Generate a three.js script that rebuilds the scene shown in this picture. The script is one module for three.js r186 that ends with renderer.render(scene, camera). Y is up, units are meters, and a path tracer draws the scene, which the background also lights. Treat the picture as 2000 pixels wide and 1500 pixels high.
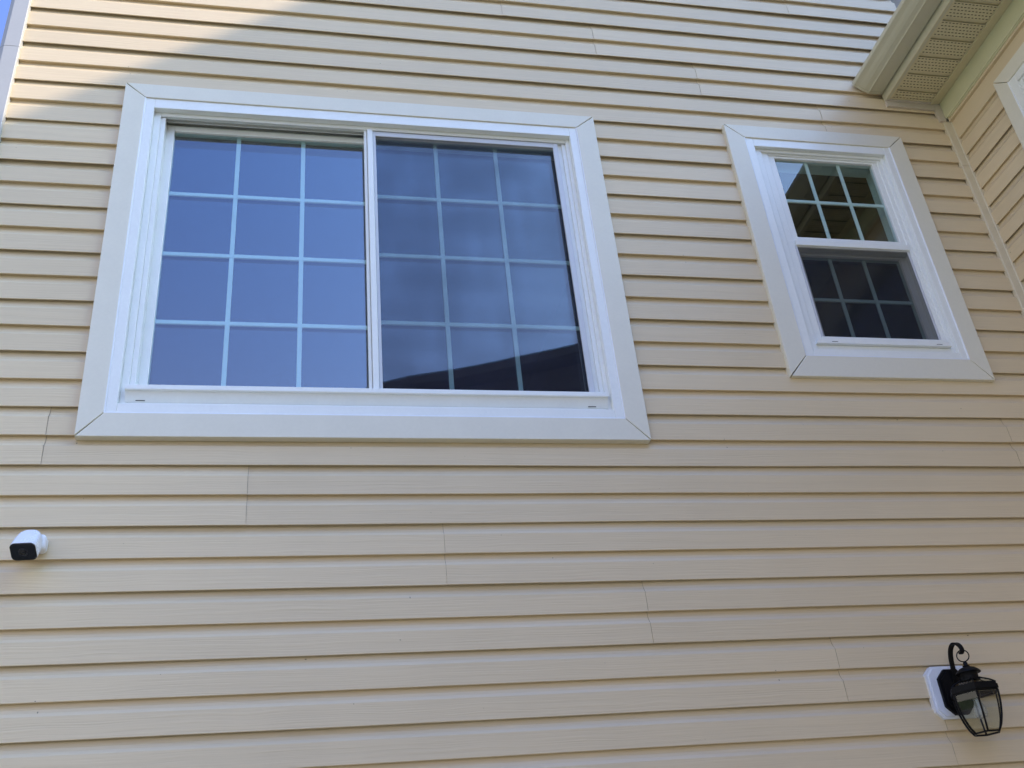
import * as THREE from 'three';
import { RoundedBoxGeometry } from 'three/addons/geometries/RoundedBoxGeometry.js';
import { mergeGeometries } from 'three/addons/utils/BufferGeometryUtils.js';

// ------------------------------------------------------------------ camera, sky, sun, exposure
const scene = new THREE.Scene();
const H = 1.6;                                   // eye height above the lawn; shapes below are written relative to the eye
const camera = new THREE.PerspectiveCamera(41.23, 4 / 3, 0.05, 600);
camera.rotation.order = 'YXZ';
camera.rotation.set(0.53753, -0.237195, -0.105078);
camera.position.set(0, H, 3.3164);
scene.add(camera);

const renderer = new THREE.WebGLRenderer({ antialias: true });
renderer.toneMapping = THREE.LinearToneMapping;
renderer.toneMappingExposure = 2.03;
renderer.shadowMap.enabled = true;

const SUN = new THREE.Vector3(2.55, 1.157, 1).normalize();
const sun = new THREE.DirectionalLight(new THREE.Color().setRGB(1.0, 0.83, 0.66), 2.8);
sun.position.set(SUN.x * 40, SUN.y * 40 + H, SUN.z * 40);
sun.target.position.set(0, H, 0);
sun.castShadow = true;
sun.shadow.mapSize.set(4096, 4096);
Object.assign(sun.shadow.camera, { left: -16, right: 16, top: 16, bottom: -16, near: 1, far: 90 });
scene.add(sun, sun.target);

{ // clear late-afternoon sky: blue away from the sun, paler near the horizon, whitish around the sun
  const W = 1024, Hh = 512, d = new Float32Array(W * Hh * 4), v = new THREE.Vector3();
  for (let j = 0; j < Hh; j++) for (let i = 0; i < W; i++) {
    const th = ((j + 0.5) / Hh - 0.5) * Math.PI, ph = ((i + 0.5) / W - 0.5) * 2 * Math.PI;
    v.set(Math.cos(th) * Math.cos(ph), Math.sin(th), Math.cos(th) * Math.sin(ph));
    const up = Math.max(v.y, 0), hz = Math.pow(1 - up, 2.9);
    const ang = Math.acos(Math.min(1, Math.max(-1, v.dot(SUN)))) * 180 / Math.PI;
    const o = (j * W + i) * 4;
    const halo = 2.8 * Math.exp(-ang / 14);
    d[o] = 0.078 + 1.12 * hz + 2.7 * Math.exp(-ang / 18) + halo;
    d[o + 1] = 0.130 + 1.00 * hz + 3.7 * Math.exp(-ang / 22) + halo;
    d[o + 2] = 0.205 + 0.66 * hz + 4.1 * Math.exp(-ang / 38) + 0.9 * halo;
    d[o + 3] = 1;
  }
  const sky = new THREE.DataTexture(d, W, Hh, THREE.RGBAFormat, THREE.FloatType);
  sky.mapping = THREE.EquirectangularReflectionMapping;
  sky.magFilter = sky.minFilter = THREE.LinearFilter;
  sky.wrapS = THREE.RepeatWrapping;
  sky.needsUpdate = true;
  scene.background = sky;
  scene.environment = sky;
}

// ------------------------------------------------------------------ helpers
function mulberry(a) { return () => { a |= 0; a = a + 0x6D2B79F5 | 0; let t = Math.imul(a ^ a >>> 15, 1 | a); t = t + Math.imul(t ^ t >>> 7, 61 | t) ^ t; return ((t ^ t >>> 14) >>> 0) / 4294967296; }; }
const hash = (i, j) => { let h = Math.imul(i | 0, 374761393) + Math.imul(j | 0, 668265263); h = Math.imul(h ^ h >>> 13, 1274126177); return ((h ^ h >>> 16) >>> 0) / 4294967296; };
function vnoise(x, y) {
  const i = Math.floor(x), j = Math.floor(y), f = x - i, g = y - j, s = f * f * (3 - 2 * f), t = g * g * (3 - 2 * g);
  const a = hash(i, j), b = hash(i + 1, j), c = hash(i, j + 1), e = hash(i + 1, j + 1);
  return (a + (b - a) * s) * (1 - t) + (c + (e - c) * s) * t;
}
function tnoise(x, y, px, py) { // tiles after px, py cells
  const i = Math.floor(x), j = Math.floor(y), f = x - i, g = y - j, s = f * f * (3 - 2 * f), t = g * g * (3 - 2 * g);
  const w = (k, p) => ((k % p) + p) % p, h = (p, q) => hash(w(p, px) + 17, w(q, py) + 91);
  return (h(i, j) + (h(i + 1, j) - h(i, j)) * s) * (1 - t) + (h(i, j + 1) + (h(i + 1, j + 1) - h(i, j + 1)) * s) * t;
}
const bases = new WeakMap(), taken = new Map();
function numbered(n) { const k = taken.get(n) || 0; taken.set(n, k + 1); return k ? n + '_' + String(k).padStart(3, '0') : n; }
function thing(name, label, category, base, extra = {}) {
  const o = new THREE.Group(); o.name = numbered(name); o.position.set(base[0], base[1] + H, base[2]);
  bases.set(o, base); o.userData = { label, category, ...extra }; scene.add(o); return o;
}
function part(name, geo, mat, parent, label) { // geometry comes in scene axes relative to the eye height
  const b = bases.get(parent), g = Array.isArray(geo) ? join(geo) : geo;
  g.translate(-b[0], -b[1], -b[2]);
  const m = new THREE.Mesh(g, mat); m.name = name; m.castShadow = m.receiveShadow = true;
  if (label) m.userData.label = label;
  parent.add(m); bases.set(m, b); return m;
}
function join(list) { return mergeGeometries(list.map(g => { const h = g.index ? g.toNonIndexed() : g; for (const k of Object.keys(h.attributes)) if (!['position', 'normal', 'uv'].includes(k)) h.deleteAttribute(k); return h; })); }
// chamfered box between two corners, uv in metres
function box(x0, x1, y0, y1, z0, z1, c = 0) {
  const g = c > 0 ? new RoundedBoxGeometry(x1 - x0, y1 - y0, z1 - z0, 1, Math.min(c, (x1 - x0) / 2.1, (y1 - y0) / 2.1, (z1 - z0) / 2.1)) : new THREE.BoxGeometry(x1 - x0, y1 - y0, z1 - z0);
  g.translate((x0 + x1) / 2, (y0 + y1) / 2, (z0 + z1) / 2); return boxUV(g);
}
function boxUV(g) {
  const p = g.attributes.position, n = g.attributes.normal, uv = new Float32Array(p.count * 2);
  for (let i = 0; i < p.count; i++) {
    const ax = Math.abs(n.getX(i)), ay = Math.abs(n.getY(i)), az = Math.abs(n.getZ(i));
    const [u, v] = az >= ax && az >= ay ? [p.getX(i), p.getY(i)] : ax >= ay ? [p.getZ(i), p.getY(i)] : [p.getX(i), p.getZ(i)];
    uv[2 * i] = u; uv[2 * i + 1] = v;
  }
  g.setAttribute('uv', new THREE.BufferAttribute(uv, 2)); return g;
}
// flat-faceted polygon extruded along an axis; pts are (p, q); f maps (p, q, t) to a position
function prism(pts, t0, t1, f) {
  const pos = [], idx = [], tri = THREE.ShapeUtils.triangulateShape(pts.map(p => new THREE.Vector2(...p)), []);
  const quad = (a, b, c, d) => { pos.push(...a, ...b, ...c, ...a, ...c, ...d); };
  for (let i = 0; i < pts.length; i++) { const [a, b] = [pts[i], pts[(i + 1) % pts.length]]; quad(f(...a, t0), f(...b, t0), f(...b, t1), f(...a, t1)); }
  for (const [a, b, c] of tri) { pos.push(...f(...pts[a], t1), ...f(...pts[b], t1), ...f(...pts[c], t1)); pos.push(...f(...pts[c], t0), ...f(...pts[b], t0), ...f(...pts[a], t0)); }
  const g = new THREE.BufferGeometry(); g.setAttribute('position', new THREE.Float32BufferAttribute(pos, 3));
  g.computeVertexNormals(); return boxUV(g);
}
const alongX = (z, y, t) => [t, y, z], alongZ = (x, y, t) => [x, y, t], alongY = (x, z, t) => [x, t, z];
// rectangular ring in the wall plane with a given cross-section step: outer, inner = [x0, x1, y0, y1]
function ring(o, i, z0, z1, c = 0.0015, zTop = z0) {
  return [box(o[0], i[0], o[2], o[3], z0, z1, c), box(i[1], o[1], o[2], o[3], z0, z1, c), box(i[0] - 0.0006, i[1] + 0.0006, i[3], o[3] - 0.0004, zTop, z1 - 0.0004, c), box(i[0] - 0.0006, i[1] + 0.0006, o[2] + 0.0004, i[2], z0, z1 - 0.0004, c)];
}
function texture(w, h, fn, srgb) {
  const d = new Uint8Array(w * h * 4);
  for (let j = 0; j < h; j++) for (let i = 0; i < w; i++) { const c = fn(i, j), o = (j * w + i) * 4; for (let k = 0; k < 4; k++) d[o + k] = Math.max(0, Math.min(255, Math.round(255 * (c[k] ?? 1)))); }
  const t = new THREE.DataTexture(d, w, h); t.wrapS = t.wrapT = THREE.RepeatWrapping; t.magFilter = t.minFilter = THREE.LinearFilter;
  if (srgb) t.colorSpace = THREE.SRGBColorSpace; t.needsUpdate = true; return t;
}

// ------------------------------------------------------------------ materials
const lin = (r, g, b) => new THREE.Color().setRGB(r, g, b);
const rnd = mulberry(7);
// embossed cedar grain: long wandering streaks, 2.4 m x 0.914 m per tile
const GW = 2048, GH = 1024;
const grain = new Float32Array(GW * GH);
for (let j = 0; j < GH; j++) for (let i = 0; i < GW; i++) {
  const wob = 10 * tnoise(i / 128, j / 64, 16, 16), y = j + wob;
  const a = tnoise(i / 256, y / 4, 8, 256), b = tnoise(i / 64, y / 2.0, 32, 512), c = tnoise(i / 512, y / 16, 4, 64);
  grain[j * GW + i] = 0.45 * a + 0.3 * b + 0.25 * c;
}
const specks = [];
for (let k = 0; k < 16; k++) specks.push([rnd() * GW, rnd() * GH, 0.9 + rnd() * 1.3, 0.35 + rnd() * 0.5]);
const stain = new Float32Array(GW * GH).fill(1);
for (const [sx, sy, r, s] of specks) for (let j = -4; j <= 4; j++) for (let i = -4; i <= 4; i++) {
  const x = Math.floor(sx) + i, y = Math.floor(sy) + j; if (x < 0 || y < 0 || x >= GW || y >= GH) continue;
  if (Math.hypot(x - sx, y - sy) < r) stain[y * GW + x] = Math.min(stain[y * GW + x], 1 - s);
}
const grainMap = texture(GW, GH, (i, j) => { const g = grain[j * GW + i]; return [g, g, g]; });
const sidingMap = texture(GW, GH, (i, j) => { const f = (0.93 + 0.09 * grain[j * GW + i] + 0.03 * (tnoise(i / 128, j / 128, 16, 8) - 0.5)) * stain[j * GW + i]; return [f, f, f]; });
for (const t of [grainMap, sidingMap]) t.repeat.set(1 / 2.4, 1 / 0.9144);
const SIDING = [0.715, 0.58, 0.37];
const siding = [1, 0.975, 1.022].map(f => new THREE.MeshPhysicalMaterial({ color: lin(SIDING[0] * f, SIDING[1] * f, SIDING[2] * f), map: sidingMap, bumpMap: grainMap, bumpScale: 0.0008, roughness: 0.48 }));
const fineMap = texture(512, 512, (i, j) => { const f = 0.95 + 0.05 * (0.5 * tnoise(i / 8, j / 8, 64, 64) + 0.5 * tnoise(i / 64, j / 64, 8, 8)); return [f, f, f]; });
const fineRough = texture(512, 512, (i, j) => { const f = 0.75 + 0.25 * (0.4 * tnoise(i / 4, j / 4, 128, 128) + 0.6 * tnoise(i / 32, j / 32, 16, 16)); return [f, f, f]; });
for (const t of [fineMap, fineRough]) t.repeat.set(2, 2);
const std = (r, g, b, rough, extra = {}) => new THREE.MeshPhysicalMaterial({ color: lin(r, g, b), roughness: rough, map: fineMap, roughnessMap: fineRough, ...extra });
const M = {
  casing: std(0.77, 0.725, 0.58, 0.55),
  vinyl: std(0.86, 0.87, 0.81, 0.35),
  caulk: std(0.85, 0.86, 0.86, 0.5),
  trimTan: std(0.60, 0.53, 0.43, 0.5),
  post: std(0.42, 0.42, 0.40, 0.5),
  cornerTan: std(0.68, 0.60, 0.43, 0.5),
  gutter: std(0.60, 0.56, 0.40, 0.4),
  soffit: std(0.68, 0.60, 0.37, 0.55),
  frieze: std(0.66, 0.64, 0.40, 0.4),
  cavity: std(0.03, 0.028, 0.025, 0.9),
  sheathing: std(0.32, 0.27, 0.2, 0.85),
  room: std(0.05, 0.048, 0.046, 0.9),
  screenFrame: std(0.62, 0.63, 0.64, 0.4),
  shingle: [0.9, 1, 1.12].map(f => std(0.06 * f, 0.052 * f, 0.045 * f, 0.95)),
  darkSiding: std(0.045, 0.035, 0.03, 0.8),
  black: std(0.0055, 0.0055, 0.006, 0.55, { specularIntensity: 0.25 }),
  cameraWhite: std(0.82, 0.83, 0.85, 0.3),
  cameraBlack: new THREE.MeshPhysicalMaterial({ color: lin(0.008, 0.008, 0.01), roughness: 0.12 }),
  lens: new THREE.MeshPhysicalMaterial({ color: lin(0.02, 0.02, 0.028), roughness: 0.3 }),
  block: std(0.74, 0.76, 0.78, 0.45),
  bulb: new THREE.MeshPhysicalMaterial({ color: lin(0.85, 0.86, 0.86), roughness: 0.25, transmission: 0.82, thickness: 0 }),
};
const glass = new THREE.MeshPhysicalMaterial({ color: lin(0.64, 0.81, 0.83), roughness: 0, transmission: 1, thickness: 0, ior: 2.3 });
const innerGlass = new THREE.MeshPhysicalMaterial({ color: lin(0.85, 0.93, 0.95), roughness: 0, transmission: 1, thickness: 0, ior: 1.9 });
const clearGlass = new THREE.MeshPhysicalMaterial({ color: lin(0.72, 0.85, 0.85), roughness: 0, transmission: 1, thickness: 0, ior: 1.78 });
const clearInner = new THREE.MeshPhysicalMaterial({ color: lin(0.85, 0.93, 0.93), roughness: 0, transmission: 1, thickness: 0, ior: 1.3 });
const denseMesh = new THREE.MeshStandardMaterial({ color: lin(0.006, 0.006, 0.009), roughness: 0.6, transparent: true, opacity: 0.56 });
const lampGlass = new THREE.MeshPhysicalMaterial({ color: lin(0.86, 0.88, 0.85), roughness: 0, transmission: 1, thickness: 0, ior: 1.5 });
const meshAlpha = texture(512, 512, (i, j) => { const w = 0.5 + 0.5 * Math.sin(2 * Math.PI * (9 * j / 512 + 0.9 * tnoise(i / 128, j / 128, 4, 4))); const f = 0.28 + 0.05 * w + 0.13 * (tnoise(i / 128, j / 32, 4, 16) - 0.5) + 0.08 * (tnoise(i / 32, j / 128, 16, 4) - 0.5); return [f, f, f]; });
const insectMesh = new THREE.MeshStandardMaterial({ color: lin(0.012, 0.008, 0.026), roughness: 0.6, transparent: true, alphaMap: meshAlpha });

// ------------------------------------------------------------------ siding panels (double 4.5 inch Dutch lap)
const D = 0.1143, Y0 = 4.42295;
const PROFILE = [[0.006, -0.0050], [0.0008, -0.0040], [0, -0.0012], [0.0014, 0], [0.0725, 0.0006], [0.084, -0.0082], [0.096, -0.0138], [0.108, -0.0158], [0.1203, -0.0162], [0.1203, -0.0048], [0.1150, -0.0040], [0.1143, -0.0012], [0.1157, 0], [0.1868, 0.0006], [0.1983, -0.0082], [0.2103, -0.0138], [0.2223, -0.0158], [0.2286, -0.0162], [0.268, -0.0170]];
function clipProfile(lo, hi) { // the part of the profile between two heights, as segments
  const out = [];
  for (let i = 0; i + 1 < PROFILE.length; i++) {
    let [a, b] = [PROFILE[i], PROFILE[i + 1]];
    const ya = a[0], yb = b[0];
    if (Math.max(ya, yb) <= lo || Math.min(ya, yb) >= hi) { if (!(ya === yb && ya > lo && ya < hi)) continue; }
    const at = y => [y, a[1] + (b[1] - a[1]) * (y - ya) / (yb - ya || 1)];
    let p = a, q = b;
    if (ya < yb) { if (ya < lo) p = at(lo); if (yb > hi) q = at(hi); } else if (ya > yb) { if (yb < lo) q = at(lo); if (ya > hi) p = at(hi); }
    out.push([p, q]);
  }
  return out;
}
// pieces: [t0, t1, lo, hi] ; place(t, y, z) -> position ; seed differs per row so that lines wander a little
function panelGeometry(pieces, yBase, seed, lift, place, capEnd) {
  const pos = [], nor = [], uv = [], n = new THREE.Vector3();
  const wave = (t, y) => [0.0016 * (vnoise(t * 1.7 + 5, seed * 3.1) - 0.5) * 2, 0.0020 * (vnoise(t * 1.1 + 40, seed * 5.3 + y * 9) - 0.5) * 2];
  const o = place(0, 0, 0), ex = place(1, 0, 0), ey = place(0, 1, 0), ez = place(0, 0, 1);
  const dir = (a, b, c) => [0, 1, 2].map(k => a * (ex[k] - o[k]) + b * (ey[k] - o[k]) + c * (ez[k] - o[k]));
  for (const [t0, t1, lo, hi] of pieces) {
    const steps = Math.max(1, Math.ceil((t1 - t0) / 0.22)), segs = clipProfile(lo, hi);
    for (const [p, q] of segs) {
      const ny = -(q[1] - p[1]), nz = q[0] - p[0], l = Math.hypot(ny, nz) || 1;
      const N = dir(0, ny / l, nz / l); let len = 0;
      for (let s = 0; s < steps; s++) {
        const ta = t0 + (t1 - t0) * s / steps, tb = t0 + (t1 - t0) * (s + 1) / steps;
        const v = (t, r) => { const [wy, wz] = wave(t, r[0]); return [place(t, yBase + r[0] + wy, r[1] + wz + lift), [t, yBase + r[0] + r[1]]]; };
        const A = v(ta, p), B = v(tb, p), C = v(tb, q), E = v(ta, q);
        for (const w of [A, B, C, A, C, E]) { pos.push(...w[0]); uv.push(...w[1]); nor.push(...N); }
      }
    }
    for (const [t, sgn] of capEnd ? [[t0, -1], [t1, 1]] : []) { // the thin cut end of a lapped panel
      const N = dir(sgn, 0, 0);
      for (const [p, q] of segs) {
        const P = (r, back) => { const [wy, wz] = wave(t, r[0]); return place(t, yBase + r[0] + wy, r[1] + wz + lift - back); };
        const quad = [P(p, 0), P(q, 0), P(q, 0.0016), P(p, 0), P(q, 0.0016), P(p, 0.0016)];
        for (const w of quad) { pos.push(...w); nor.push(...N); uv.push(t, yBase); }
      }
    }
  }
  const g = new THREE.BufferGeometry();
  g.setAttribute('position', new THREE.Float32BufferAttribute(pos, 3));
  g.setAttribute('normal', new THREE.Float32BufferAttribute(nor, 3));
  g.setAttribute('uv', new THREE.Float32BufferAttribute(uv, 2));
  return g;
}
function layPanels(parent, { rows, rowY, t0, t1, seams, holes, place, seed }) {
  const FULL = [-1, 1];
  for (let j = rows[0]; j <= rows[1]; j++) {
    const y = rowY(j), cuts = [t0, ...(seams(j).filter(s => s > t0 + 0.1 && s < t1 - 0.1)), t1];
    for (let c = 0; c + 1 < cuts.length; c++) {
      // of two panels that meet, the one farther from the middle of the wall laps over and stands proud; a hairline gap shows
      const left = cuts[c], right = cuts[c + 1], inL = c > 0, inR = c + 2 < cuts.length;
      const lift = (inL && left > 0) || (inR && right < 0) ? 0.0018 : 0;
      const runs = [[]], a = left + (inL ? 0.0004 : 0), b = right - (inR ? 0.0004 : 0);
      const xs = [a, b]; for (const h of holes) for (const e of [h[0], h[1]]) if (e > a && e < b) xs.push(e);
      xs.sort((p, q) => p - q);
      for (let k = 0; k + 1 < xs.length; k++) {
        const m = (xs[k] + xs[k + 1]) / 2, h = holes.find(h => m > h[0] && m < h[1] && h[3] > y && h[2] < y + 0.2286);
        const parts = h ? [[-1, h[2] - y], [h[3] - y, 1]].filter(([lo, hi]) => hi > 0.006 && lo < 0.222) : [FULL];
        if (!parts.length) { if (runs[runs.length - 1].length) runs.push([]); continue; }
        for (const [lo, hi] of parts) runs[runs.length - 1].push([xs[k], xs[k + 1], lo, hi]);
      }
      for (const r of runs) if (r.length) part('siding_panel', panelGeometry(r, y, j + seed, lift, place, lift > 0), siding[Math.floor(hash(j + seed, c) * 3)], parent);
    }
  }
}

// ------------------------------------------------------------------ ground
{
  const lawnMap = texture(1024, 1024, (i, j) => { const a = tnoise(i / 4, j / 4, 256, 256), b = tnoise(i / 64, j / 64, 16, 16), f = 0.6 + 0.5 * a * 0.7 + 0.35 * b; return [0.62 * f, 0.78 * f, 0.36 * f]; });
  lawnMap.repeat.set(60, 60);
  const lawn = new THREE.Mesh(new THREE.CircleGeometry(300, 64), new THREE.MeshStandardMaterial({ color: lin(0.26, 0.24, 0.15), map: lawnMap, roughness: 1 }));
  lawn.rotation.x = -Math.PI / 2; lawn.name = 'lawn'; lawn.receiveShadow = true; lawn.userData = { kind: 'structure' }; scene.add(lawn);
  // pale concrete yard in front of the wall
  const slabMap = texture(1024, 1024, (i, j) => { const f = 0.86 + 0.1 * tnoise(i / 4, j / 4, 256, 256) + 0.1 * tnoise(i / 128, j / 128, 8, 8); return [f, f, f]; });
  slabMap.repeat.set(0.5, 0.5);
  const patio = new THREE.Mesh(box(-14, 3.2, -1.6, -1.5, 0.02, 10.4), new THREE.MeshStandardMaterial({ color: lin(0.34, 0.30, 0.21), map: slabMap, roughness: 0.9 }));
  patio.position.y = H - 0.06; patio.name = 'patio'; patio.receiveShadow = true; patio.userData = { kind: 'structure' }; scene.add(patio);
}

// ------------------------------------------------------------------ main wall
const BIG = { hole: [-0.72, 1.28, 1.83, 3.47] }, SMALL = { hole: [2.03, 2.895, 2.14, 3.485] };
const wall = thing('house_wall', 'long tan lap sided house wall holding the big slider and the small sash window', 'wall', [1, -1.6, 0]);
{
  const seamAt = { 24: [-0.86, 2.92], 26: [-0.178], 28: [0.50], 30: [1.205], 32: [1.876], 34: [2.223], 36: [-0.35], 38: [0.31], 40: [0.98], 0: [2.56], 2: [0.952], 4: [1.41], 6: [1.92], 8: [2.546], '-2': [0.02], '-4': [-0.4] };
  layPanels(wall, { rows: [-6, 26], rowY: j => Y0 - D * 2 * j, t0: -1.222, t1: 3.25, seed: 0, holes: [BIG.hole, SMALL.hole], place: (t, y, z) => [t, y, z], seams: j => seamAt[2 * j] || [] });
  // boards behind the siding, with the two window openings, and the side of the house beyond the corner
  const zb = [-0.17, -0.0205], bx = (x0, x1, y0, y1) => box(x0, x1, y0, y1, ...zb);
  const [a0, a1, b0, b1] = [-0.69, 1.245, 1.865, 3.442], [c0, c1, d0, d1] = [2.06, 2.865, 2.18, 3.457];
  part('sheathing', [bx(-1.27, a0, -1.6, 5.8), bx(a0, a1, -1.6, b0), bx(a0, a1, b1, 5.8), bx(a1, c0, -1.6, 5.8), bx(c0, c1, -1.6, d0), bx(c0, c1, d1, 5.8), bx(c1, 3.4, -1.6, 5.8), box(-1.262, -1.15, -1.6, 5.8, -7, -0.17)], M.sheathing, wall);
  // the room behind both windows
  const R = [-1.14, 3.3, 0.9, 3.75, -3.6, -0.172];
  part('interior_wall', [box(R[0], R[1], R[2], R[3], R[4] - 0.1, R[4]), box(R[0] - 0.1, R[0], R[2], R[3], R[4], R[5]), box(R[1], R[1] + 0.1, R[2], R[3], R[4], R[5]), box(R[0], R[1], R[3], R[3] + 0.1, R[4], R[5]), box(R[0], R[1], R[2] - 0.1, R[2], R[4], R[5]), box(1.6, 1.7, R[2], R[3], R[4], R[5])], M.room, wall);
  // corner post at the left end: broad front face, chamfer towards the outside, return towards the siding
  const postPts = [[-1.214, -0.015], [-1.214, 0.019], [-1.216, 0.0215], [-1.275, 0.0215], [-1.296, 0.004], [-1.296, -0.1], [-1.285, -0.1], [-1.285, -0.015]];
  for (const [y0, y1] of [[-1.6, 0.62], [0.6224, 3.6776], [3.68, 5.8]]) part('corner_post', prism(postPts, y0, y1, alongY), M.post, wall, 'pale grey corner post at the left end of the wall');
  // inside corner post where the wing meets the wall
  const inPts = [[3.236, -0.01], [3.236, 0.0075], [3.2385, 0.0105], [3.2745, 0.0115], [3.277, 0.016], [3.30, 0.016], [3.30, -0.01]];
  for (const [y0, y1] of [[-1.6, 3.3628], [3.3652, 3.672]]) part('inside_corner_post', prism(inPts, y0, y1, alongY), M.cornerTan, wall, 'narrow tan post in the inner corner under the soffit');
  // channel that carries the soffit along this wall, and its short turned-down end
  part('soffit_channel', [box(2.939, 3.216, 3.752, 3.792, -0.005, 0.014, 0.002), box(2.937, 3.216, 3.788, 3.797, -0.005, 0.024, 0.0015)], M.trimTan, wall);
  part('corner_trim', prism([[3.214, 3.668], [3.214, 3.79], [3.2505, 3.79], [3.2505, 3.672], [3.238, 3.668]], -0.004, 0.016, alongZ), M.trimTan, wall);
  part('eave', [box(-1.6, 3.4, 5.8, 5.95, -7, 0.32)], M.soffit, wall);
}

// ------------------------------------------------------------------ windows
// rect = [x0, x1, y0, y1]; grid lines are the bars between the panes of one sash
function sash(parent, name, outer, inner, z0, z1, zGlass, vx, hy, bar, panes = [glass, innerGlass], mat = M.vinyl) {
  const s = part(name, ring(outer, inner, z0, z1, 0.003), mat, parent);
  const g = (r, z) => { const q = new THREE.PlaneGeometry(r[1] - r[0], r[3] - r[2]); q.translate((r[0] + r[1]) / 2, (r[2] + r[3]) / 2, z); return q; };
  const over = [inner[0] - 0.004, inner[1] + 0.004, inner[2] - 0.004, inner[3] + 0.004];
  part('pane', g(over, zGlass), panes[0], s);
  part('pane', g(over, zGlass - 0.024), panes[1], s);
  const zc = zGlass - 0.0125, h = bar / 2;
  const flat = (x0, x1, y0, y1, e) => box(x0, x1, y0, y1, zc - 0.004 - e, zc + 0.004 + e, 0.0025);
  for (const x of vx) part('muntin', flat(x - h, x + h, inner[2] - 0.003, inner[3] + 0.003, 0), M.vinyl, s);
  for (const y of hy) part('muntin', flat(inner[0] - 0.003, inner[1] + 0.003, y - h, y + h, 0.0006), M.vinyl, s);
  return s;
}
// four mitred boards round the window, with an open joint at each corner
function casing(win, o, i, zf) {
  const gap = 0.0011, e = 0.003;
  const C = { bl: [[o[0], o[2]], [i[0], i[2]]], br: [[o[1], o[2]], [i[1], i[2]]], tr: [[o[1], o[3]], [i[1], i[3]]], tl: [[o[0], o[3]], [i[0], i[3]]] };
  const shift = (p, d) => [p[0] + d[0], p[1] + d[1]];
  const board = (A, B, da, db) => {
    const pts = [shift(A[0], da), shift(B[0], db), shift(B[1], db), shift(A[1], da)];
    // outline shrunk by the bevel, then bevelled back to size
    const n = pts.length, area = pts.reduce((s, p, k) => s + p[0] * pts[(k + 1) % n][1] - pts[(k + 1) % n][0] * p[1], 0);
    const inset = pts.map((p, k) => { const q = pts[(k + n - 1) % n], r = pts[(k + 1) % n], s = Math.sign(area); const u = norm([p[0] - q[0], p[1] - q[1]]), v = norm([r[0] - p[0], r[1] - p[1]]); const nu = [-u[1] * s, u[0] * s], nv = [-v[1] * s, v[0] * s]; const d = 1 + nu[0] * nv[0] + nu[1] * nv[1]; return [p[0] + e * (nu[0] + nv[0]) / d, p[1] + e * (nu[1] + nv[1]) / d]; });
    const g = new THREE.ExtrudeGeometry(new THREE.Shape(inset.map(p => new THREE.Vector2(...p))), { depth: zf + 0.012 - e, bevelEnabled: true, bevelSize: e, bevelThickness: e, bevelSegments: 2, steps: 1 });
    g.translate(0, 0, -0.012); return boxUV(g);
  };
  const norm = v => { const l = Math.hypot(...v); return [v[0] / l, v[1] / l]; };
  part('casing_board', board(C.bl, C.tl, [0, gap], [0, -gap]), M.casing, win);
  part('casing_board', board(C.br, C.tr, [0, gap], [0, -gap]), M.casing, win);
  part('casing_board', board(C.tl, C.tr, [gap, 0], [-gap, 0]), M.casing, win);
  part('casing_board', board(C.bl, C.br, [gap, 0], [-gap, 0]), M.casing, win);
  // bead of sealant between the boards and the frame
  const b = 0.0042, path = [[i[0], i[2]], [i[1], i[2]], [i[1], i[3]], [i[0], i[3]], [i[0], i[2]]];
  part('sealant', [0, 1, 3].map(k => { const [p, q] = [path[k], path[k + 1]], L = Math.hypot(q[0] - p[0], q[1] - p[1]); const c = new THREE.CylinderGeometry(b, b, L, 8); c.rotateZ(Math.atan2(q[1] - p[1], q[0] - p[0]) - Math.PI / 2); c.translate((p[0] + q[0]) / 2, (p[1] + q[1]) / 2, zf - 0.0045); return boxUV(c); }), M.caulk, win);
}

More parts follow.
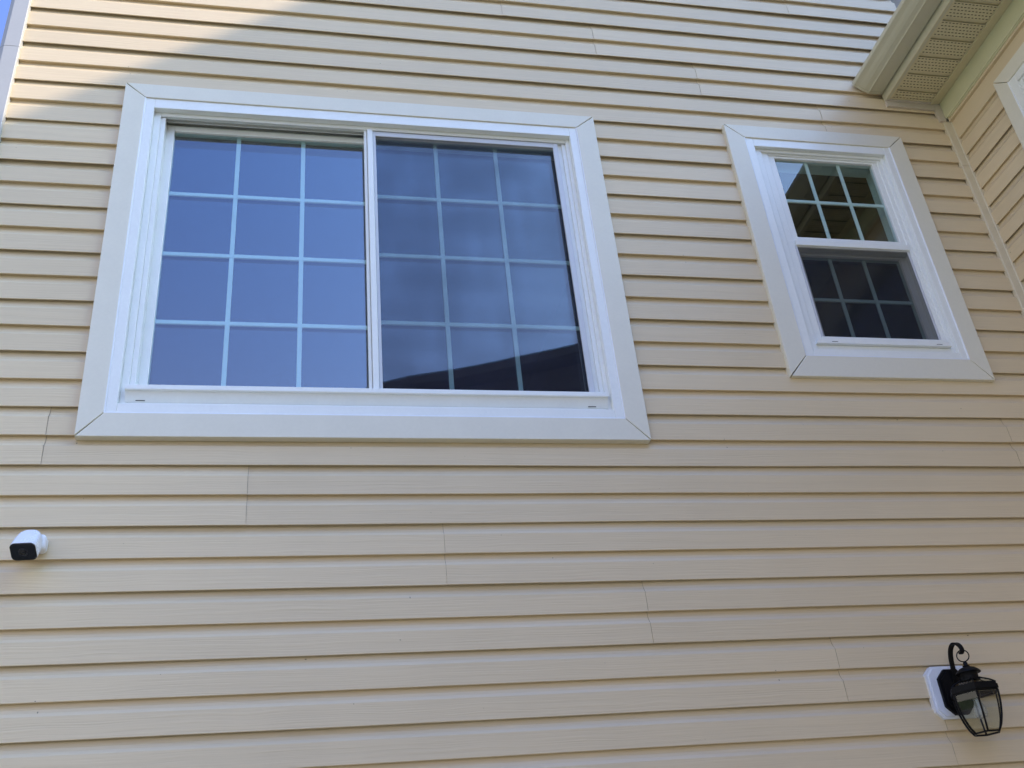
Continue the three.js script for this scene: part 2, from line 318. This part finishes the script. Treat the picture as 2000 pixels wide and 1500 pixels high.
const big = thing('slider_window', 'wide white sliding window of two twelve pane halves, insect screen on the right', 'window', [0.28, 1.779, 0]);
{
  casing(big, [-0.765, 1.325, 1.779, 3.511], [-0.677, 1.233, 1.875, 3.430], 0.020);
  const f = [
    ...ring([-0.679, 1.235, 1.873, 3.432], [-0.637, 1.195, 1.917, 3.377], -0.13, 0.0145, 0.003, -0.022),
    ...ring([-0.6375, 1.1955, 1.9165, 3.3775], [-0.610, 1.178, 1.960, 3.3575], -0.131, -0.0125, 0.003, -0.0215),
    ...ring([-0.6105, 1.1785, 1.9595, 3.3580], [-0.590, 1.160, 1.985, 3.3570], -0.132, -0.021, 0.003, -0.0285),
    box(-0.66, 1.22, 3.418, 3.431, -0.13, -0.022), box(-0.66, 1.22, 3.3575, 3.4185, -0.13, -0.114), box(-0.60, 1.17, 3.372, 3.4185, -0.063, -0.058),
  ];
  part('window_frame', f, M.vinyl, big);
  // sill nose with mitred ends, and the two weep slots under it
  part('sill', [prism([[-0.05, 2.0005], [0.0085, 1.9985], [0.0110, 1.9965], [0.0115, 1.979], [0.009, 1.975], [0.003, 1.9735], [-0.0115, 1.9360], [-0.05, 1.9360]], -0.618, 1.181, alongX)], M.vinyl, big);
  for (const x of [-0.565, 1.115]) part('weep_slot', box(x - 0.016, x + 0.016, 1.9405, 1.9425, -0.014, -0.0075), M.cavity, big);
  // left half slides in the inner track
  sash(big, 'sash', [-0.592, 0.300, 1.978, 3.362], [-0.556, 0.272, 2.010, 3.329], -0.104, -0.068, -0.080, [-0.288, -0.011], [2.342, 2.675, 2.993], 0.0185);
  sash(big, 'sash', [0.253, 1.162, 1.986, 3.361], [0.292, 1.128, 2.012, 3.338], -0.057, -0.030, -0.046, [0.5745, 0.8495], [2.346, 2.688, 3.008], 0.0185);
  part('meeting_stile', [box(0.2515, 0.264, 1.99, 3.3605, -0.05, -0.019, 0.003), box(0.2655, 0.2895, 1.99, 3.3605, -0.05, -0.0095, 0.003)], M.vinyl, big);
  const sc = part('insect_screen', ring([0.290, 1.140, 2.001, 3.3545], [0.303, 1.1165, 2.0135, 3.3285], -0.0275, -0.0165, 0.002), M.screenFrame, big);
  const w = new THREE.PlaneGeometry(0.82, 1.322); w.translate(0.7095, 2.671, -0.022); part('mesh', w, insectMesh, sc);
}

const small = thing('sash_window', 'narrow white double hung window with six panes in each sash near the inner corner', 'window', [2.46, 2.085, 0]);
{
  casing(small, [1.982, 2.939, 2.085, 3.527], [2.076, 2.851, 2.190, 3.446], 0.020);
  part('window_frame', [
    ...ring([2.074, 2.853, 2.188, 3.448], [2.119, 2.815, 2.227, 3.398], -0.13, 0.0145, 0.003),
    ...ring([2.1185, 2.8155, 2.2265, 3.3985], [2.158, 2.797, 2.262, 3.382], -0.131, -0.005, 0.003),
    ...ring([2.1575, 2.7975, 2.2615, 3.3825], [2.196, 2.778, 2.300, 3.374], -0.132, -0.015, 0.003),
  ], M.vinyl, small);
  part('sill', [prism([[2.150, 2.262], [2.160, 2.283], [2.780, 2.283], [2.794, 2.262]], -0.05, 0.011, alongZ), box(2.19, 2.785, 2.2835, 2.306, -0.05, -0.003, 0.003)], M.vinyl, small);
  for (const x of [2.235, 2.735]) part('weep_slot', box(x - 0.014, x + 0.014, 2.2690, 2.2710, 0.0105, 0.0118), M.cavity, small);
  sash(small, 'sash', [2.190, 2.790, 2.806, 3.380], [2.229, 2.751, 2.872, 3.362], -0.055, -0.022, -0.036, [2.405, 2.577], [3.112], 0.0175, [clearGlass, clearInner]);
  part('meeting_rail', [box(2.203, 2.777, 2.812, 2.846, -0.03, -0.0075, 0.004)], M.vinyl, small);
  sash(small, 'sash', [2.190, 2.790, 2.285, 2.868], [2.242, 2.747, 2.325, 2.795], -0.095, -0.058, -0.072, [2.397, 2.570], [2.560], 0.0175, [clearGlass, clearInner]);
  const sc = part('insect_screen', ring([2.197, 2.776, 2.302, 2.815], [2.2085, 2.7665, 2.3085, 2.8085], -0.026, -0.0165, 0.0015), M.screenFrame, small);
  const w = new THREE.PlaneGeometry(0.564, 0.506); w.translate(2.4875, 2.5585, -0.0215); part('mesh', w, denseMesh, sc);
}

// ------------------------------------------------------------------ wing at the right
const WX = 3.28, WL = 2.75, wing = thing('wing_wall', 'tan lap sided wing wall in shade at the right edge, under the vented soffit', 'wall', [WX, -1.6, 1.4]);
{
  // t runs along +z, the siding faces -x
  const place = (t, y, z) => [WX - 0.8 * z, y, t];
  layPanels(wing, { rows: [0, 22], rowY: j => 3.550 - D * 2 * (j + 0), t0: 0.0145, t1: WL, seed: 200, holes: [[0.395, 1.46, 2.19, 3.538]], place, seams: j => ({ 3: [2.1], 6: [1.7], 8: [0.9], 10: [2.2] }[j] || []) });
  part('undersill_trim', [box(WX - 0.018, WX + 0.01, 3.664, 3.690, 0.016, WL, 0.003), box(WX - 0.001, WX + 0.01, 3.55, 3.664, 0.0145, WL)], siding[0], wing);
  part('sheathing', [box(WX + 0.0165, WX + 0.17, -1.6, 2.23, 0.02, WL - 0.01), box(WX + 0.0165, WX + 0.17, 3.50, 3.9, 0.02, WL - 0.01), box(WX + 0.0165, WX + 0.17, 2.23, 3.50, 0.02, 0.43), box(WX + 0.0165, WX + 0.17, 2.23, 3.50, 1.43, WL - 0.01), box(WX + 0.17, 12.8, -1.6, 3.9, WL - 0.18, WL - 0.01), box(WX + 0.171, WX + 2.5, 2.1, 3.6, 1.6, 1.7), box(WX + 0.171, WX + 2.5, 2.1, 3.6, 0.05, 0.1), box(WX + 2.5, WX + 2.6, 2.1, 3.6, 0.05, 1.7), box(WX + 0.171, WX + 2.6, 3.6, 3.7, 0.05, 1.7), box(WX + 0.171, WX + 2.6, 2.0, 2.1, 0.05, 1.7)], M.sheathing, wing);
  part('corner_post', box(WX - 0.02, WX + 0.09, -1.6, 3.68, WL, WL + 0.02, 0.002), M.post, wing);
}
const EX = 2.936, SY = 3.790; // fascia face, soffit level
const WR = 3.0, PITCH = 0.767, AX = 8.1;
const roof = thing('wing_roof', 'overhanging wing roof with perforated tan soffit panels, fascia and broad frieze board', 'roof', [EX, SY, 1.4]);
{
  // soffit: a lapped panel every 11 cm with a field of vent slots
  const x0 = 2.963, x1 = 3.196, pitch = 0.1098, n = 26;
  const panel = () => {
    const sh = new THREE.Shape([[x0, 0.0012], [x1 + 0.03, 0.0012], [x1 + 0.03, pitch - 0.0156], [x0, pitch - 0.0156]].map(p => new THREE.Vector2(...p)));
    for (let r = 0; r < 5; r++) for (let c = 0; c < 12; c++) {
      const cx = x0 + 0.012 + c * 0.0192 + (r & 1 ? 0.006 : 0), cy = 0.0135 + r * 0.0176;
      sh.holes.push(new THREE.Path([[cx - 0.0056, cy - 0.0024], [cx - 0.0056, cy + 0.0024], [cx + 0.0056, cy + 0.0024], [cx + 0.0056, cy - 0.0024]].map(p => new THREE.Vector2(...p))));
    }
    const g = new THREE.ExtrudeGeometry(sh, { depth: 0.0012, bevelEnabled: false });
    g.applyMatrix4(new THREE.Matrix4().set(1, 0, 0, 0, 0, 0, 1, 0, 0, 1, 0, 0, 0, 0, 0, 1)); // shape (x, z) at height depth
    const ix = g.index; if (!ix) { const p = g.attributes.position; for (let i = 0; i < p.count; i += 3) for (const a of [g.attributes.position, g.attributes.uv]) { for (let k = 0; k < a.itemSize; k++) { const t = a.array[(i + 1) * a.itemSize + k]; a.array[(i + 1) * a.itemSize + k] = a.array[(i + 2) * a.itemSize + k]; a.array[(i + 2) * a.itemSize + k] = t; } } }
    g.computeVertexNormals(); return boxUV(g);
  };
  const groove = () => box(x0, x1 + 0.03, 0.0085, 0.0097, pitch - 0.0156, pitch + 0.0012);
  for (let k = 0; k < n; k++) {
    const z = -0.012 + k * pitch; if (z > 2.7) break;
    const g = join([panel(), groove(), box(x0, x1 + 0.03, 0.0, 0.0097, pitch - 0.0168, pitch - 0.0156)]); g.translate(0, SY + 0.004, z); part('soffit_panel', g, M.soffit, roof);
  }
  part('attic_liner', box(x0 - 0.01, x1 + 0.06, SY + 0.07, SY + 0.09, -0.01, WR - 0.05), M.cavity, roof);
  part('soffit_trim', [prism([[EX + 0.001, SY - 0.0005], [EX + 0.029, SY + 0.003], [EX + 0.029, SY + 0.012], [EX + 0.001, SY + 0.012]], 0.002, WR, alongZ), prism([[x1, SY + 0.002], [x1, SY - 0.006], [3.2495, SY + 0.004], [3.2495, SY + 0.014], [x1 + 0.004, SY + 0.012]], 0.015, WR, alongZ)], M.soffit, roof);
  part('fascia_board', box(EX, EX + 0.02, SY, 3.95, 0.003, WR, 0.002), M.gutter, roof);
  part('frieze_board', [prism([[3.2515, 3.686], [3.2495, 3.69], [3.2495, 3.802], [3.30, 3.802], [3.30, 3.686]], 0.017, WR, alongZ), box(3.256, 3.30, 3.677, 3.685, 0.035, WR)], M.frieze, roof);
  // the two slopes and the gable, which stand behind and above the eave
  const yA = 3.935 + PITCH * (AX - 2.80), slope = s => prism(s > 0 ? [[2.872, 3.99], [AX, yA], [AX, yA - 0.14], [2.965, 3.95]] : [[AX, yA - 0.14], [AX, yA], [2 * AX - 2.872, 3.99], [2 * AX - 2.965, 3.95]], 0.01, WR, alongZ);
  part('roof_slope', [slope(1), slope(-1)], M.shingle[1], roof);
  for (let r = 0; r < 44; r++) { // courses of shingles, each lapped on the one below
    const a = r * 0.152, c = Math.cos(Math.atan(PITCH)), s = Math.sin(Math.atan(PITCH)), g = new THREE.BoxGeometry(0.185, 0.005, WR - 0.01);
    g.rotateZ(Math.atan(PITCH) - 0.02); g.translate(2.872 + (a + 0.088) * c - s * 0.006, 3.99 + (a + 0.088) * s + c * 0.006, (WR + 0.01) / 2);
    if (2.872 + (a + 0.2) * c < AX) part('shingle_course', boxUV(g), M.shingle[r % 3], roof);
  }
  part('gable', prism([[EX + 0.1, 3.9], [AX, yA - 0.15], [2 * AX - EX - 0.1, 3.9]], WL - 0.17, WL - 0.02, alongZ), siding[1], roof);
}
const gutter = thing('rain_gutter', 'beige eave gutter ending against the house wall at the upper right', 'gutter', [2.86, 3.834, 1.4]);
{
  const out = [[2.781, 3.905], [2.781, 3.884], [2.784, 3.880], [2.792, 3.876], [2.803, 3.869], [2.815, 3.858], [2.829, 3.848], [2.842, 3.842], [2.8495, 3.838], [2.8535, 3.834], [2.931, 3.838], [2.931, 3.93]];
  const inn = out.slice().reverse().map(([x, y]) => [x < 2.9 ? x + 0.0014 : x - 0.0014, y + 0.0014]); inn[0][1] = 3.93; inn[inn.length - 1][1] = 3.905;
  part('trough', prism([...out, ...inn], 0.026, WR, alongZ), M.gutter, gutter);
  const cap = out.map(([x, y]) => [x + (x < 2.85 ? -0.0018 : 0.001), y - 0.0018]);
  part('end_cap', prism(cap, 0.012, 0.0262, alongZ), M.gutter, gutter);
  part('gutter_bead', box(2.851, 2.8555, 3.8322, 3.8395, 0.02, WR, 0.0015), M.gutter, gutter);
}
{ // window in the wing, of which only a corner shows
  const w = new THREE.Group(); w.name = numbered('wing_window'); w.position.set(WX, 2.13 + H, 0.93); w.rotation.y = -Math.PI / 2; scene.add(w);
  w.userData = { label: 'white framed window in the wing wall, cut off by the right edge', category: 'window' };
  bases.set(w, [0.93, 2.13, 0]);
  casing(w, [0.357, 1.50, 2.13, 3.578], [0.436, 1.42, 2.22, 3.498], 0.020);
  part('window_frame', [...ring([0.434, 1.422, 2.218, 3.500], [0.484, 1.374, 2.262, 3.457], -0.13, 0.0145, 0.003), ...ring([0.4835, 1.3745, 2.2615, 3.4575], [0.503, 1.356, 2.29, 3.440], -0.131, 0.004, 0.003)], M.vinyl, w);
  sash(w, 'sash', [0.4975, 1.362, 2.284, 3.446], [0.515, 1.344, 2.31, 3.428], -0.05, -0.008, -0.03, [0.79, 1.07], [2.59, 2.87, 3.15], 0.018);
}

// ------------------------------------------------------------------ security camera
{
  const c = thing('security_camera', 'small white security camera with black face at the left edge, tilted down', 'camera', [-0.84, 1.36, 0]);
  const pose = new THREE.Matrix4().compose(new THREE.Vector3(-0.842, 1.362, 0.07), new THREE.Quaternion().setFromEuler(new THREE.Euler(0.95, -0.10, 0.0, 'YXZ')), new THREE.Vector3(1, 1, 1));
  // rounded shell with an arched back, swept along its own axis (local +z is where it looks)
  const outline = (w, h, r, k) => { const p = []; for (let q = 0; q < 4; q++) for (let s = 0; s <= k; s++) { const a = (q + s / k) * Math.PI / 2; p.push([(q === 0 || q === 3 ? w / 2 - r : r - w / 2) + r * Math.cos(a), (q < 2 ? h / 2 - r : r - h / 2) + r * Math.sin(a)]); } return p; };
  const loft = rings => { const pos = [], idx = [], n = rings[0].length; rings.forEach(r => r.forEach(p => pos.push(...p))); for (let i = 0; i + 1 < rings.length; i++) for (let j = 0; j < n; j++) { const a = i * n + j, b = i * n + (j + 1) % n; idx.push(a, b, a + n, b, b + n, a + n); } for (const [i, fl] of [[0, 1], [rings.length - 1, 0]]) { const c0 = pos.length / 3, cen = rings[i].reduce((s, p) => s.map((v, k) => v + p[k] / n), [0, 0, 0]); pos.push(...cen); for (let j = 0; j < n; j++) { const a = i * n + j, b = i * n + (j + 1) % n; fl ? idx.push(c0, b, a) : idx.push(c0, a, b); } } const g = new THREE.BufferGeometry(); g.setAttribute('position', new THREE.Float32BufferAttribute(pos, 3)); g.setIndex(idx); g.computeVertexNormals(); return boxUV(g); };
  const at = (z, w, h, r, dy = 0) => outline(w, h, r, 6).map(p => [p[0], p[1] + dy, z]);
  part('body', loft([at(-0.052, 0.03, 0.03, 0.0149), at(-0.05, 0.046, 0.044, 0.02), at(-0.042, 0.062, 0.056, 0.022), at(-0.028, 0.072, 0.061, 0.021), at(0.0, 0.077, 0.063, 0.018), at(0.04, 0.079, 0.064, 0.016), at(0.0425, 0.0775, 0.0625, 0.0155)]).applyMatrix4(pose), M.cameraWhite, c);
  const face = part('face_plate', loft([at(0.036, 0.074, 0.059, 0.0145), at(0.0445, 0.077, 0.062, 0.0152), at(0.0462, 0.075, 0.060, 0.0148), at(0.0468, 0.070, 0.055, 0.0135)]).applyMatrix4(pose), M.cameraBlack, c);
  const lens = new THREE.TorusGeometry(0.0125, 0.0016, 8, 28); lens.translate(0, 0, 0.0466);
  part('lens_ring', boxUV(lens.applyMatrix4(pose)), M.lens, face);
  const eye = new THREE.SphereGeometry(0.0085, 18, 10); eye.scale(1, 1, 0.3); eye.translate(0, 0, 0.0468); part('lens', boxUV(eye.applyMatrix4(pose)), M.cameraBlack, face);
  const mount = new RoundedBoxGeometry(0.046, 0.056, 0.055, 4, 0.016); mount.translate(-0.818, 1.380, 0.026);
  part('wall_mount', boxUV(mount), M.cameraWhite, c);
}

// ------------------------------------------------------------------ wall lantern on its block
const LX = 2.281, LZ = 0.128;
{
  const b = thing('mounting_block', 'white clipped corner mounting block behind the black wall lantern', 'mounting block', [LX, 0.69, 0]);
  const oct = (w, h, k, cy, e = 0) => [[-w + k, -h], [w - k, -h], [w, -h + k], [w, h - k], [w - k, h], [-w + k, h], [-w, h - k], [-w, -h + k]].map(p => [LX + p[0] * (1 - e), cy + p[1] * (1 - e)]);
  part('base', prism(oct(0.09, 0.0915, 0.026, 0.779), -0.006, 0.014, alongZ), M.block, b);
  part('face', prism(oct(0.081, 0.0825, 0.023, 0.779), 0.0138, 0.019, alongZ), M.block, b);

  const l = thing('wall_lantern', 'black metal wall lantern with six clear curved panes and a scrolled arm', 'lantern', [LX, 0.71, 0.019]);
  part('backplate', [prism(oct(0.055, 0.079, 0.03, 0.776), 0.019, 0.031, alongZ), prism(oct(0.046, 0.069, 0.026, 0.776), 0.0308, 0.041, alongZ)], M.black, l);
  // flat scrolled arm: rises from the plate, arches forward and ends in a hook through the ring
  const arm = new THREE.CatmullRomCurve3([[0.030, 0.79], [0.044, 0.815], [0.052, 0.85], [0.058, 0.885], [0.072, 0.913], [0.094, 0.926], [0.116, 0.920], [0.131, 0.904], [0.134, 0.890], [0.124, 0.884], [0.116, 0.888]].map(p => new THREE.Vector3(LX, p[1], p[0])));
  { const N = 60, P = [], hw = i => 0.0078 - 0.003 * Math.max(0, i / N - 0.65) / 0.35; for (let i = 0; i <= N; i++) { const p = arm.getPoint(i / N), t = arm.getTangent(i / N), nn = new THREE.Vector3(0, -t.z, t.y).multiplyScalar(0.0036); P.push([p.clone().add(nn), p.clone().sub(nn), hw(i)]); }
    const pos = [], q = (a, b2, c2, d) => pos.push(...a, ...b2, ...c2, ...a, ...c2, ...d), v = (p, x) => [p.x + x, p.y, p.z];
    for (let i = 0; i < N; i++) { const [a, b2, w0] = P[i], [c2, d, w1] = P[i + 1]; q(v(a, -w0), v(a, w0), v(c2, w1), v(c2, -w1)); q(v(b2, w0), v(b2, -w0), v(d, -w1), v(d, w1)); q(v(a, -w0), v(c2, -w1), v(d, -w1), v(b2, -w0)); q(v(a, w0), v(b2, w0), v(d, w1), v(c2, w1)); }
    const [a, b2, w0] = P[N]; q(v(a, -w0), v(a, w0), v(b2, w0), v(b2, -w0));
    const g = new THREE.BufferGeometry(); g.setAttribute('position', new THREE.Float32BufferAttribute(pos, 3)); g.computeVertexNormals(); part('arm', boxUV(g), M.black, l); }
  // short strut that carries the cage from the plate
  part('strut', box(LX - 0.012, LX + 0.012, 0.757, 0.773, 0.035, LZ - 0.06, 0.003), M.black, l);
  const rg = new THREE.TorusGeometry(0.0200, 0.0020, 8, 32); rg.rotateY(-0.75); rg.translate(LX, 0.8735, LZ); part('ring', boxUV(rg), M.black, l);
  const lathe = (pts, k = 40) => { const g = new THREE.LatheGeometry(pts.map(p => new THREE.Vector2(...p)), k); g.translate(LX, 0, LZ); return boxUV(g); };
  part('finial', lathe([[0.0001, 0.834], [0.011, 0.835], [0.012, 0.839], [0.007, 0.842], [0.008, 0.847], [0.006, 0.8515], [0.0035, 0.8545], [0.0001, 0.855]], 20), M.black, l);
  part('cap', lathe([[0.0001, 0.8345], [0.014, 0.834], [0.026, 0.8295], [0.036, 0.822], [0.0415, 0.815], [0.0422, 0.8125], [0.040, 0.812], [0.030, 0.813], [0.029, 0.795], [0.031, 0.7915], [0.0001, 0.7915]]), M.black, l);
  const hex = (r, y, k) => { const a = k * Math.PI / 3; return new THREE.Vector3(LX + r * Math.cos(a), y, LZ + r * Math.sin(a)); };
  const bar = (pts, r) => { const g = new THREE.TubeGeometry(new THREE.CatmullRomCurve3(pts, false, 'catmullrom', 0.2), Math.max(1, (pts.length - 1) * 4), r, 6); return boxUV(g); };
  const hexRing = (r, y0, y1, th) => { const o = [], nn = []; for (let k = 0; k < 6; k++) { o.push([LX + r * Math.cos(k * Math.PI / 3), LZ + r * Math.sin(k * Math.PI / 3)]); nn.push([LX + (r - th) * Math.cos(k * Math.PI / 3), LZ + (r - th) * Math.sin(k * Math.PI / 3)]); } const gs = []; for (let k = 0; k < 6; k++) { const m = (k + 1) % 6; gs.push(prism([o[k], o[m], nn[m], nn[k]], y0, y1, alongY)); } return gs; };
  part('rim', [...hexRing(0.087, 0.744, 0.757, 0.02), ...hexRing(0.0835, 0.7575, 0.7665, 0.016), ...hexRing(0.0825, 0.7375, 0.7435, 0.012)], M.black, l);
  part('neck', hexRing(0.037, 0.7865, 0.7925, 0.03), M.black, l);
  part('bottom_rim', hexRing(0.0455, 0.609, 0.6145, 0.006), M.black, l);
  const side = [[0.0815, 0.739], [0.080, 0.716], [0.0755, 0.688], [0.068, 0.658], [0.0565, 0.630], [0.044, 0.612]], top = [[0.083, 0.764], [0.066, 0.776], [0.036, 0.7895]];
  for (let k = 0; k < 6; k++) {
    part('cage_bar', bar(side.map(p => hex(p[0], p[1], k)), 0.0036), M.black, l);
    part('cage_bar', bar(top.map(p => hex(p[0], p[1], k)), 0.0026), M.black, l);
    for (const prof of [side, top]) {
      const pos = [], f = prof === side ? 0.985 : 0.97;
      for (let i = 0; i + 1 < prof.length; i++) { const A = hex(prof[i][0] * f, prof[i][1], k), B = hex(prof[i][0] * f, prof[i][1], k + 1), C = hex(prof[i + 1][0] * f, prof[i + 1][1], k + 1), E = hex(prof[i + 1][0] * f, prof[i + 1][1], k); for (const v of [A, C, B, A, E, C]) pos.push(v.x, v.y, v.z); }
      const g = new THREE.BufferGeometry(); g.setAttribute('position', new THREE.Float32BufferAttribute(pos, 3)); g.computeVertexNormals(); part('glass_pane', boxUV(g), lampGlass, l);
    }
  }
  part('socket', lathe([[0.0001, 0.79], [0.017, 0.79], [0.017, 0.735], [0.014, 0.727], [0.0001, 0.727]], 20), M.black, l);
  part('bulb', lathe([[0.011, 0.727], [0.011, 0.716], [0.0155, 0.706], [0.021, 0.693], [0.023, 0.681], [0.0215, 0.670], [0.0155, 0.662], [0.0001, 0.6585]], 28), M.bulb, l);
}

// ------------------------------------------------------------------ neighbour across the yard, seen only in the glass
{
  const z0 = 11, edge = [[0.78, 8.68], [1.76, 8.97], [2.45, 9.1], [2.98, 9.225], [7.2, 10.36]], n = thing('neighbour_house', 'dark brown gabled house across the yard, mirrored in the lower right of the slider', 'house', [7.2, -1.6, 15]);
  const both = [...edge, ...edge.slice(0, -1).reverse().map(([x, y]) => [14.4 - x, y])], under = both.map(([x, y]) => [x, y - 0.18]);
  part('house_wall', prism([[1.1, -1.6], [1.1, 8.55], [7.2, 10.1], [13.3, 8.55], [13.3, -1.6]], z0 + 0.35, z0 + 9, alongZ), M.darkSiding, n);
  part('roof', both.slice(0, -1).map((p, i) => prism([p, both[i + 1], under[i + 1], under[i]], z0, z0 + 9.3, alongZ)), M.shingle[0], n);
}
camera.updateMatrixWorld();
renderer.render(scene, camera);
